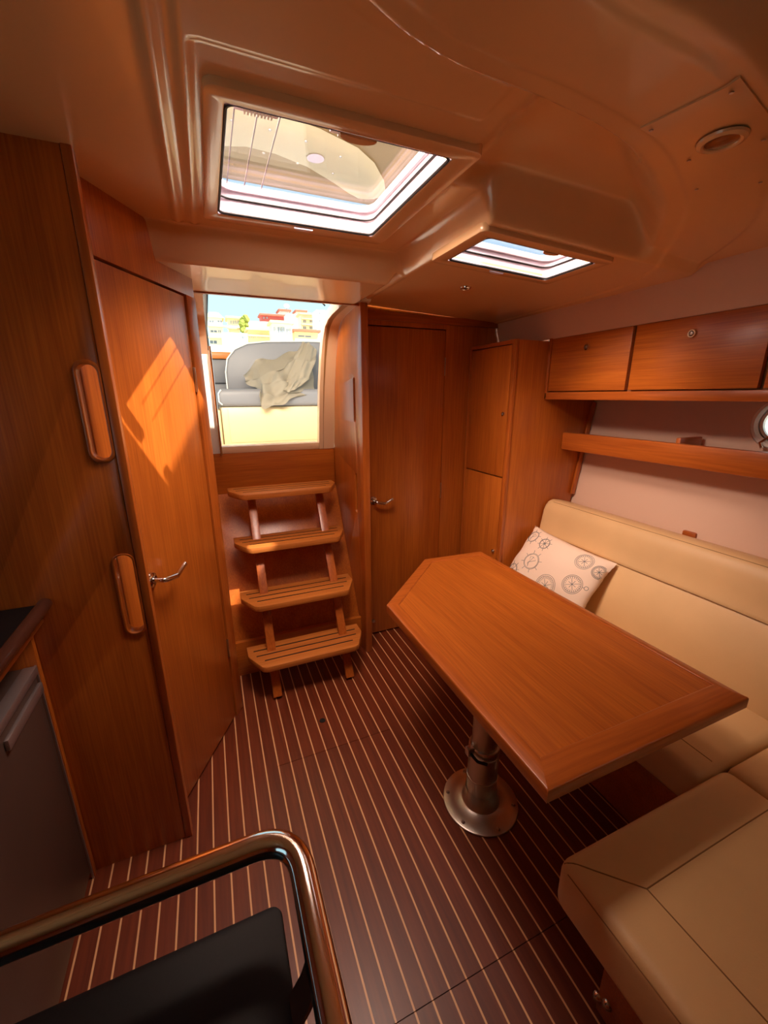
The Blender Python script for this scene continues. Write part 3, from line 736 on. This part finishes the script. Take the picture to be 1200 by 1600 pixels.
def arcpatch(name, r, a0, a1, z0, z1, mat, parent, th=.0012):
    bm = bmesh.new(); A = []
    for k in range(11):
        a = math.radians(a0+(a1-a0)*k/10); A.append([bm.verts.new((PX+q*math.cos(a), PY+q*math.sin(a), zz)) for q, zz in ((r, z0), (r+th, z0), (r+th, z1), (r, z1))])
    for P_, Q in zip(A, A[1:]):
        for k in range(4): bm.faces.new((P_[k], P_[(k+1) % 4], Q[(k+1) % 4], Q[k]))
    bm.faces.new(A[0]); bm.faces.new(A[-1][::-1]); return from_bm(name, bm, mat, parent)
arcpatch('pale_label', .0547, 225, 285, .236, .243, 'white', tb); arcpatch('pale_label', .0547, 280, 290, .205, .243, 'white', tb)
lathe('top_flange', [(.0465, .60), (.06, .64), (.12, .66), (.13, .664), (.13, .673), (0, .673)], mp0, 'brushed', tb, 32)

# ================================================================== GALLEY
wk = thing('galley_worktop', (-.75, .5, .9), 'black galley worktop with dark rounded edge against the end panel', 'worktop')
box('top_slab', -1.095, -.466, -.9, 1.262, .938, .966, 'black', wk)
tube('edge_rail', [(-.458, -.9, .966), (-.458, 1.262, .966)], .0165, 'edge_dark', wk, 14)
gc = thing('galley_cabinet', (-.8, .5, 0), 'cherry galley cabinet framing the fridge below the worktop', 'cabinet')
box('edge_apron', -.500, -.468, -.9, 1.262, .915, .9375, 'solid_y', gc, .004)
box('drawer_front', -.592, -.572, .60, 1.20, .815, .912, 'solid_y', gc, .003)
box('corner_post', -.60, -.578, 1.205, 1.225, .80, .937, 'solid_z', gc, .003)
box('end_cheek', -1.09, -.500, 1.246, 1.264, 0, .937, 'veneer_z', gc, .002)
lathe('screw_cap', [(0, .004), (.005, .003), (.008, 0)], AX_Y((-.535, 1.246, .875), -1), 'solid_x', gc, 14)
box('front_panel', -.592, -.572, -.9, .59, .02, .93, 'veneer_z', gc, .002)
box('back_board', -1.09, -.60, -.9, 1.246, 0, .02, 'gap', gc)
fg = thing('fridge', (-.75, .93, 0), 'dark grey under-counter fridge with silver top handle', 'fridge')
box('body', -1.06, -.530, .60, 1.244, .021, .798, 'fridge', fg, .003)
box('fridge_door', -.530, -.507, .604, 1.240, .03, .775, 'fridge', fg, .004)
box('top_trim', -.532, -.500, .604, 1.240, .777, .802, 'fridge_trim', fg, .004)
hb = box('handle', -.508, -.497, 1.02, 1.238, .722, .752, 'fridge_trim', fg, .004)
box('side_strip', -.508, -.503, 1.240, 1.2455, .0, .80, 'fridge_trim', fg)

# ---- near counter with rail
ct = thing('sink_counter', (-.2, -.1, 0), 'black topped counter corner beside the steel rail', 'counter')
plate('black_top', rrect(-.46, .016, -.9, .352, .012), [], .022, 'black', XY(.918), ct, .003)
box('cabinet_body', -.44, -.012, -.88, .325, 0, .918, 'veneer_z', ct, .004)
rl = thing('grab_rail', (-.1, .355, .94), 'polished steel tube rail curving around the black counter corner', 'rail')
rp = fillet([(-.39, .336, .945), (-.39, .345, 1.03), (-.3, .356, 1.03), (.039, .356, 1.03), (.039, -.6, 1.03), (.012, -.6, .945)], .048, 10)
tube('tube', rp, .0132, 'chrome', rl, 20)
for yy in (.255, -.3):
    bm = bmesh.new(); A = []
    for q in ((.039, yy, 1.02), (.036, yy, .995), (.026, yy, .965), (.013, yy, .9425)):
        A.append([bm.verts.new((q[0]+a, q[1]+b, q[2])) for a, b in ((-.002, -.014), (.002, -.014), (.002, .014), (-.002, .014))])
    for P_, Q in zip(A, A[1:]):
        for k in range(4): bm.faces.new((P_[k], P_[(k+1) % 4], Q[(k+1) % 4], Q[k]))
    bm.faces.new(A[0]); bm.faces.new(A[-1][::-1]); from_bm('rail_strap', bm, 'edge_dark', rl, 50)

# ================================================================== COCKPIT OUTSIDE
dk = thing('cockpit_floor', (.8, 4.0, 1.0), 'pale cockpit sole beyond the companionway', 'deck', kind='structure')
box('sole', -1.6, 3.2, 2.72, 6.5, 1.02, 1.06, 'white', dk)
box('side_deck', -1.6, -.12, 2.72, 5.4, 1.06, 1.30, 'white', dk, .03)
cs = thing('cockpit_bench', (.9, 4.2, 1.06), 'grey vinyl cockpit bench on beige base outside the companionway', 'bench')
box('base', .11, 2.4, 4.0, 4.6, 1.06, 1.405, 'beige', cs, .015)
box('locker_door', .165, 2.2, 3.992, 4.002, 1.09, 1.39, 'beige', cs, .004)
box('base_step', -.10, .105, 4.03, 4.6, 1.06, 1.38, 'beige', cs, .012)
o = cushion('seat_cushion', .085, 2.4, 3.97, 4.55, 1.408, 1.560, .05, .004, 'grey_vinyl', cs)
tube('piping', [(.125, 3.968, 1.425), (.10, 3.972, 1.45), (.10, 3.972, 1.52), (.125, 3.975, 1.552)], .006, 'piping', cs, 6)
prof = [(.20, 1.55), (.20, 1.72), (.225, 1.84), (.30, 1.93), (.42, 1.985), (.60, 2.01), (1.0, 2.03), (2.4, 2.05), (2.4, 1.55)]
plate('backrest', prof[::-1], [], .16, 'grey_vinyl', frame_m((0, 4.58, 0), (1, 0, 0), (0, 0, 1)), cs, .03)
tube('piping', [(a, 4.418, b) for a, b in prof[:-1]], .007, 'piping', cs, 6)
s2 = thing('cockpit_lounge', (-.2, 4.8, 1.06), 'low grey lounge pad behind the end of the cockpit bench', 'bench')
box('pad', -.5, .35, 4.68, 5.4, 1.06, 1.62, 'grey_vinyl', s2, .03)
box('pad_back', -.5, .35, 4.72, 5.4, 1.622, 1.86, 'grey_vinyl', s2, .03)
box('wood_cap', -.2, .35, 4.72, 5.0, 1.862, 1.93, 'teak_x', s2, .01)

# crumpled canvas cover lying on the bench
def canvas(name, ctrl, nu, nv, amp, seedv, label, mat='canvas'):
    """ctrl: rows of points (x,y,z) interpolated bilinearly, folded by waves"""
    bm = bmesh.new(); R_ = []
    rows, cols = len(ctrl), len(ctrl[0])
    for i in range(nu+1):
        s = i/nu*(rows-1); a = min(int(s), rows-2); fs = s-a; fs = fs*fs*(3-2*fs); L = []
        for j in range(nv+1):
            t = j/nv*(cols-1); b = min(int(t), cols-2); ft = t-b
            p = (Vector(ctrl[a][b])*(1-ft)+Vector(ctrl[a][b+1])*ft)*(1-fs)+(Vector(ctrl[a+1][b])*(1-ft)+Vector(ctrl[a+1][b+1])*ft)*fs
            u, v = i/nu, j/nv
            f = math.sin(7*u+5*v+seedv)+.6*math.sin(17*v-9*u+2*seedv)+.4*math.sin(23*u+13*v+seedv*3)
            g = math.sin(11*v+4*u-seedv)
            p += Vector((.2*g, -abs(f), .55*f))*amp
            L.append(bm.verts.new(p))
        R_.append(L)
    for i in range(nu):
        for j in range(nv): bm.faces.new((R_[i][j], R_[i+1][j], R_[i+1][j+1], R_[i][j+1]))
    bmesh.ops.solidify(bm, geom=bm.faces[:], thickness=.008)
    return from_bm(name, bm, mat, cvr, 60)
def cp(x, y, Y): return at_y(x, y, Y)
cvr = thing('canvas_cover', (.6, 4.2, 1.56), 'crumpled pale grey canvas cover heaped on the cockpit bench', 'cover')
heap = canvas('folded_sheet', [
    [cp(381, 590, 4.30), cp(398, 566, 4.34), cp(428, 558, 4.36), cp(452, 548, 4.38), cp(470, 545, 4.38)],
    [cp(384, 598, 4.16), cp(405, 585, 4.10), cp(430, 578, 4.08), cp(450, 570, 4.14), cp(480, 560, 4.3)],
    [cp(400, 603, 4.12), cp(410, 600, 3.99), cp(432, 600, 3.98), cp(452, 596, 4.0), cp(490, 585, 4.2)],
    [cp(405, 612, 4.0), cp(412, 618, 3.94), cp(430, 622, 3.93), cp(455, 612, 3.94), cp(490, 605, 4.1)],
    [cp(404, 622, 3.95), cp(410, 636, 3.93), cp(430, 633, 3.92), cp(452, 622, 3.93), cp(485, 618, 4.0)]], 44, 40, .030, 1.3, '')
roll = canvas('raised_flap', [
    [cp(472, 536, 4.30), cp(484, 537, 4.26), cp(495, 546, 4.26)],
    [cp(458, 560, 4.16), cp(474, 562, 4.08), cp(493, 566, 4.12)],
    [cp(448, 590, 4.02), cp(464, 592, 3.95), cp(482, 590, 3.99)],
    [cp(440, 612, 3.93), cp(452, 612, 3.90), cp(466, 604, 3.93)]], 30, 24, .014, .4, '')

dkc = thing('coachroof', (.8, 0, 2.1), 'white coachroof deck above the cabin', 'deck', kind='structure')
plate('deck_top', [(-1.7, -2.4), (3.0, -2.4), (3.0, 2.28), (.80, 2.28), (.80, 2.06), (-.08, 2.06), (-.08, 2.0), (-1.7, 2.0)], [[(h[0]-e0, h[2]-e1), (h[1]+e1, h[2]-e1), (h[1]+e1, h[3]+e1), (h[0]-e0, h[3]+e1)] for h, e0, e1 in ((H1, .055, .055), (H2, .165, .30), (H3, .055, .055))], .012, 'white', XY(2.098), dkc)
box('aft_face', .80, 2.9, 2.262, 2.28, 1.0, 2.098, 'white', dkc)
box('aft_face', -1.6, -.045, 1.96, 1.98, 0, 2.098, 'white', dkc)
# cockpit post and rod seen at the opening edges
po = tube('canopy_post', [at_y(316, 660, 3.0), at_y(322, 420, 3.0)], .016, 'rubber', None, 10)
tag(po, 'dark upright canopy post at the edge of the companionway', 'post')
ar = box('hardtop_arch', 2.95, 3.15, 4.75, 5.2, 1.061, 3.93, 'white', None, .03); tag(ar, 'white hardtop arch leg beside the cockpit', 'arch')

# hardtop over the cockpit (seen through the big hatch)
HT0 = 1
ht = thing('hardtop', (1.2, 5.0, 3.9), 'cream moulded hardtop with taupe roof lining above the cockpit', 'roof')
HZ = 3.9
roof = [(-2.2, 1.75), (3.4, 1.75), (3.4, 5.2), (2.6, 5.95), (.2, 5.93), (-2.2, 5.6)]
plate('roof_lining', roof, [], .05, 'taupe', XY(HZ+.04), ht)
out_e = [(352, 160), (430, 180), (500, 205), (560, 235), (585, 258), (600, 285), (603, 305)]
in_e = [(350, 232), (385, 233), (430, 244), (480, 264), (520, 288), (545, 305), (553, 309)]
oe = [at_z(a, b, HZ) for a, b in out_e]; ie = [at_z(a, b, HZ) for a, b in in_e]
oe = [Vector((-1.5, oe[0].y+.15, HZ))]+oe; ie = [Vector((-1.5, ie[0].y+.15, HZ))]+ie
bm = bmesh.new(); R_ = []
for a, b in zip(oe, ie):
    L = []
    for k in range(9):
        t = k/8; p = a*(1-t)+b*t; p.z = HZ-.05*math.sin(math.pi*min(1, max(0, t)))**.5+.02; L.append(bm.verts.new(p))
    R_.append(L)
for A, B in zip(R_, R_[1:]):
    for k in range(8): bm.faces.new((A[k], B[k], B[k+1], A[k+1]))
bmesh.ops.solidify(bm, geom=bm.faces[:], thickness=.012)
mo = from_bm('moulded_band', bm, 'cream_roof', ht, 50)
c = at_z(493, 248, HZ-.035); lathe('roof_light', [(0, .0), (.05, .004), (.07, .006), (.09, 0)], Matrix.Translation(c) @ Matrix.Rotation(math.pi, 4, 'X'), 'mauve', mo, 20)
for q in ((362, 188), (422, 203), (478, 221), (412, 239), (465, 255), (520, 271), (532, 245)):
    c = at_z(*q, HZ-.032); lathe('rivet', [(0, .006), (.014, .004), (.016, 0)], Matrix.Translation(c) @ Matrix.Rotation(math.pi, 4, 'X'), 'screw', mo, 8)
for (xa, xb) in ((1.47, 1.92), (2.16, 3.3)):      # unseen panels added to crop the sun falling through the hatches
    box('sun_blocker', xa, xb, -.7, .55, 4.0, 4.04, 'cream_roof', ht, .005)
tube('support_rod', [at_y(474, 440, 4.6), at_y(508, 478, 4.6)], .008, 'rubber', ht, 8)
box('roof_beam', 3.2, 3.35, -.7, 4.2, 3.96, 4.04, 'cream_roof', ht, .01)

# ================================================================== TOWN
def col_mat(n, r, g, b): return plain(n, srgb(r, g, b), .8, var=.06, vscale=.4)
TM = {'white': col_mat('white render', 246, 242, 234), 'cream': col_mat('cream render', 250, 240, 212), 'ochre': col_mat('ochre render', 248, 220, 170), 'red': col_mat('red render', 222, 110, 98), 'tile': col_mat('roof tile', 240, 206, 158), 'rtile': col_mat('terracotta tile', 214, 110, 84), 'win': plain('dark window', srgb(120, 128, 140), .3), 'green': col_mat('foliage', 150, 160, 70)}
TY = 110.0
def bld(x0, x1, yt, yb, Y, mat, roof, label, wins, hip=False, group='houses of the harbour town'):
    a, b = at_y(x0, yt, Y), at_y(x1, yb, Y); dpt = 5; b.z = -.5
    t = thing('town_building', ((a.x+b.x)/2, Y, b.z), label, 'building', group)
    box('walls', a.x, b.x, Y, Y+dpt, b.z, a.z, TM[mat], t)
    if roof:
        ov = .5; h = (a.x, b.x)
        if hip:
            cxm = (a.x+b.x)/2; hh = 1.6; vx = [(a.x-ov, Y-ov, a.z), (b.x+ov, Y-ov, a.z), (b.x+ov, Y+dpt, a.z), (a.x-ov, Y+dpt, a.z), (cxm-1, Y+2.5, a.z+hh), (cxm+1, Y+2.5, a.z+hh)]
            mesh('roof', vx, [(0, 1, 5, 4), (1, 2, 5), (2, 3, 4, 5), (3, 0, 4), (0, 3, 2, 1)], TM[roof], t)
        else: box('roof', a.x-ov, b.x+ov, Y-ov*2, Y+dpt, a.z, a.z+.5, TM[roof], t)
    for (wx, wy, ww, wh) in wins:
        p, q = at_y(wx, wy, Y), at_y(wx+ww, wy+wh, Y)
        w_ = box('window', p.x, q.x, Y-.06, Y+.2, q.z, p.z, TM['win'], t)
        box('mullion', (p.x+q.x)/2-.06, (p.x+q.x)/2+.06, Y-.12, Y-.05, q.z, p.z, TM['white'], w_)
    return t
def ledge(t, x0, x1, y, Y, mat='tile', h=.35):
    a, b = at_y(x0, y, Y), at_y(x1, y, Y); box('ledge', a.x, b.x, Y-.9, Y, a.z-h, a.z, TM[mat], t)
t = bld(324, 353, 496, 560, TY, 'cream', 'tile', 'cream house with low tiled hip roof and two rows of windows', [(327, 501, 7, 3), (340, 501, 7, 3), (329, 516, 10, 3.5), (341, 516, 4, 3.5), (328, 532, 11, 5)], True); ledge(t, 323, 354, 508, TY); ledge(t, 323, 354, 526, TY)
t = bld(356, 377, 498, 540, TY+6, 'cream', 'tile', 'cream house with four narrow windows and flat tiled eave', [(360, 501, 2.4, 5), (363.6, 501, 2.4, 5), (367.2, 501, 2.4, 5), (370.8, 501, 2.4, 5)]); ledge(t, 355, 382, 512, TY+6)
t = bld(347, 390, 519, 560, TY-8, 'white', None, 'plain white house with one small window below the cream houses', [(378, 525, 5, 4), (366, 522, 1.6, 6)])
t = bld(318, 372, 541, 570, TY-20, 'white', None, 'low white quay building with small dark lettering-like openings', [(355, 537, 2.5, 2), (360, 537, 2.5, 2), (365, 537, 2.5, 2)])
t = bld(388, 426, 516, 545, TY-4, 'ochre', 'tile', 'ochre terrace building with dark arched openings', [(390+4.4*k, 525.5, 2.6, 2.6) for k in range(8)]); ledge(t, 387, 427, 523, TY-4)
t = bld(386, 424, 501, 522, TY+10, 'white', None, 'bright white block above the ochre terrace', [])
t = bld(408, 446, 493, 515, TY+30, 'red', 'rtile', 'red house with red tiled roof on the hilltop', [(411, 495, 2.4, 3), (416, 495, 2.4, 3)])
t = bld(437, 453, 486, 500, TY+37, 'white', 'rtile', 'white tower house with red flat roof on the hilltop', [(441, 492, 2, 3)])
t = bld(448, 480, 490, 515, TY+22, 'white', None, 'white house with small paired windows beside the red houses', [(449, 490.5, 2.2, 3.5), (453, 490.5, 2.2, 3.5), (458, 490.5, 2.2, 3.5)])
t = bld(463, 478, 487, 500, TY+46, 'cream', 'rtile', 'cream block with red roof box on the skyline', [])
t = bld(425, 458, 505, 545, TY-12, 'cream', 'tile', 'cream house with tall shuttered windows beneath a brown cornice', [(428, 511, 3, 9), (434, 511, 5, 9), (439.6, 511, 5, 9), (448, 514, 3.4, 10), (452.4, 514, 3.4, 10)])
t = bld(470, 497, 492, 530, TY+14, 'cream', 'tile', 'cream apartment house with stacked balconies', [(474, 500, 4, 4), (484, 500, 4, 4), (474, 510, 4, 4), (484, 510, 4, 4)])
for y in (497, 506, 515): ledge(t, 470, 497, y, TY+14)
t = bld(460, 498, 518, 545, TY-2, 'ochre', 'rtile', 'ochre house with pinkish tiled roof behind the cockpit seat', [(466, 524, 20, 3)])
t = bld(494, 520, 484, 545, TY+6, 'white', None, 'tall white building at the edge of the town', [(499, 488, 3, 3), (499, 500, 3, 3)])
QY = TY+3
tr = thing('cypress_tree', (at_y(383, 520, QY).x, QY, -.5), 'green tree between the cream houses and the white block', 'tree')
bm = bmesh.new()
for k in range(14):
    c = at_y(382+random.uniform(-4, 3), 498+random.uniform(0, 20), QY); r = random.uniform(.5, .9)
    g = bmesh.ops.create_icosphere(bm, subdivisions=2, radius=r, matrix=Matrix.Translation(c))
    for v in g['verts']: v.co += Vector((random.uniform(-.2, .2), random.uniform(-.2, .2), random.uniform(-.2, .2)))
from_bm('foliage', bm, TM['green'], tr)
a = at_y(383, 545, QY); a.z = -.5; tube('trunk', [a, at_y(383, 505, QY)], .25, TM['rtile'], tr, 8)
RZ = at_y(437, 486, TY+37).z+.5; dx = at_y(450, 486, TY+37).x
ds = thing('satellite_dish', (dx, TY+39, RZ), 'pale satellite dish on the hilltop roof', 'dish')
lathe('dish', [(0, 0), (.5, .10), (.85, .35), (.87, .35), (.52, .06), (0, -.05)], Matrix.Translation((dx, TY+39, RZ+1.3)) @ Matrix.Rotation(math.radians(60), 4, 'X'), TM['cream'], ds, 16)
tube('mast', [(dx, TY+39, RZ), (dx, TY+39, RZ+1.3)], .1, TM['win'], ds, 6)
wt = box('bounce_ground', -120, 160, -120, 59, -.9, -.6, plain('pale bounce ground', srgb(214, 206, 192), .7)); tag(wt, 'pale bounce ground around the boat, added unseen to brighten the hardtop', 'ground', kind='structure')  # unseen ground, added pale so sunlight bounces up under the hardtop
gd = box('harbour_ground', -80, 140, 60, 170, -3, -.5, TM['cream']); tag(gd, 'pale harbour ground below the town', 'ground', kind='structure')
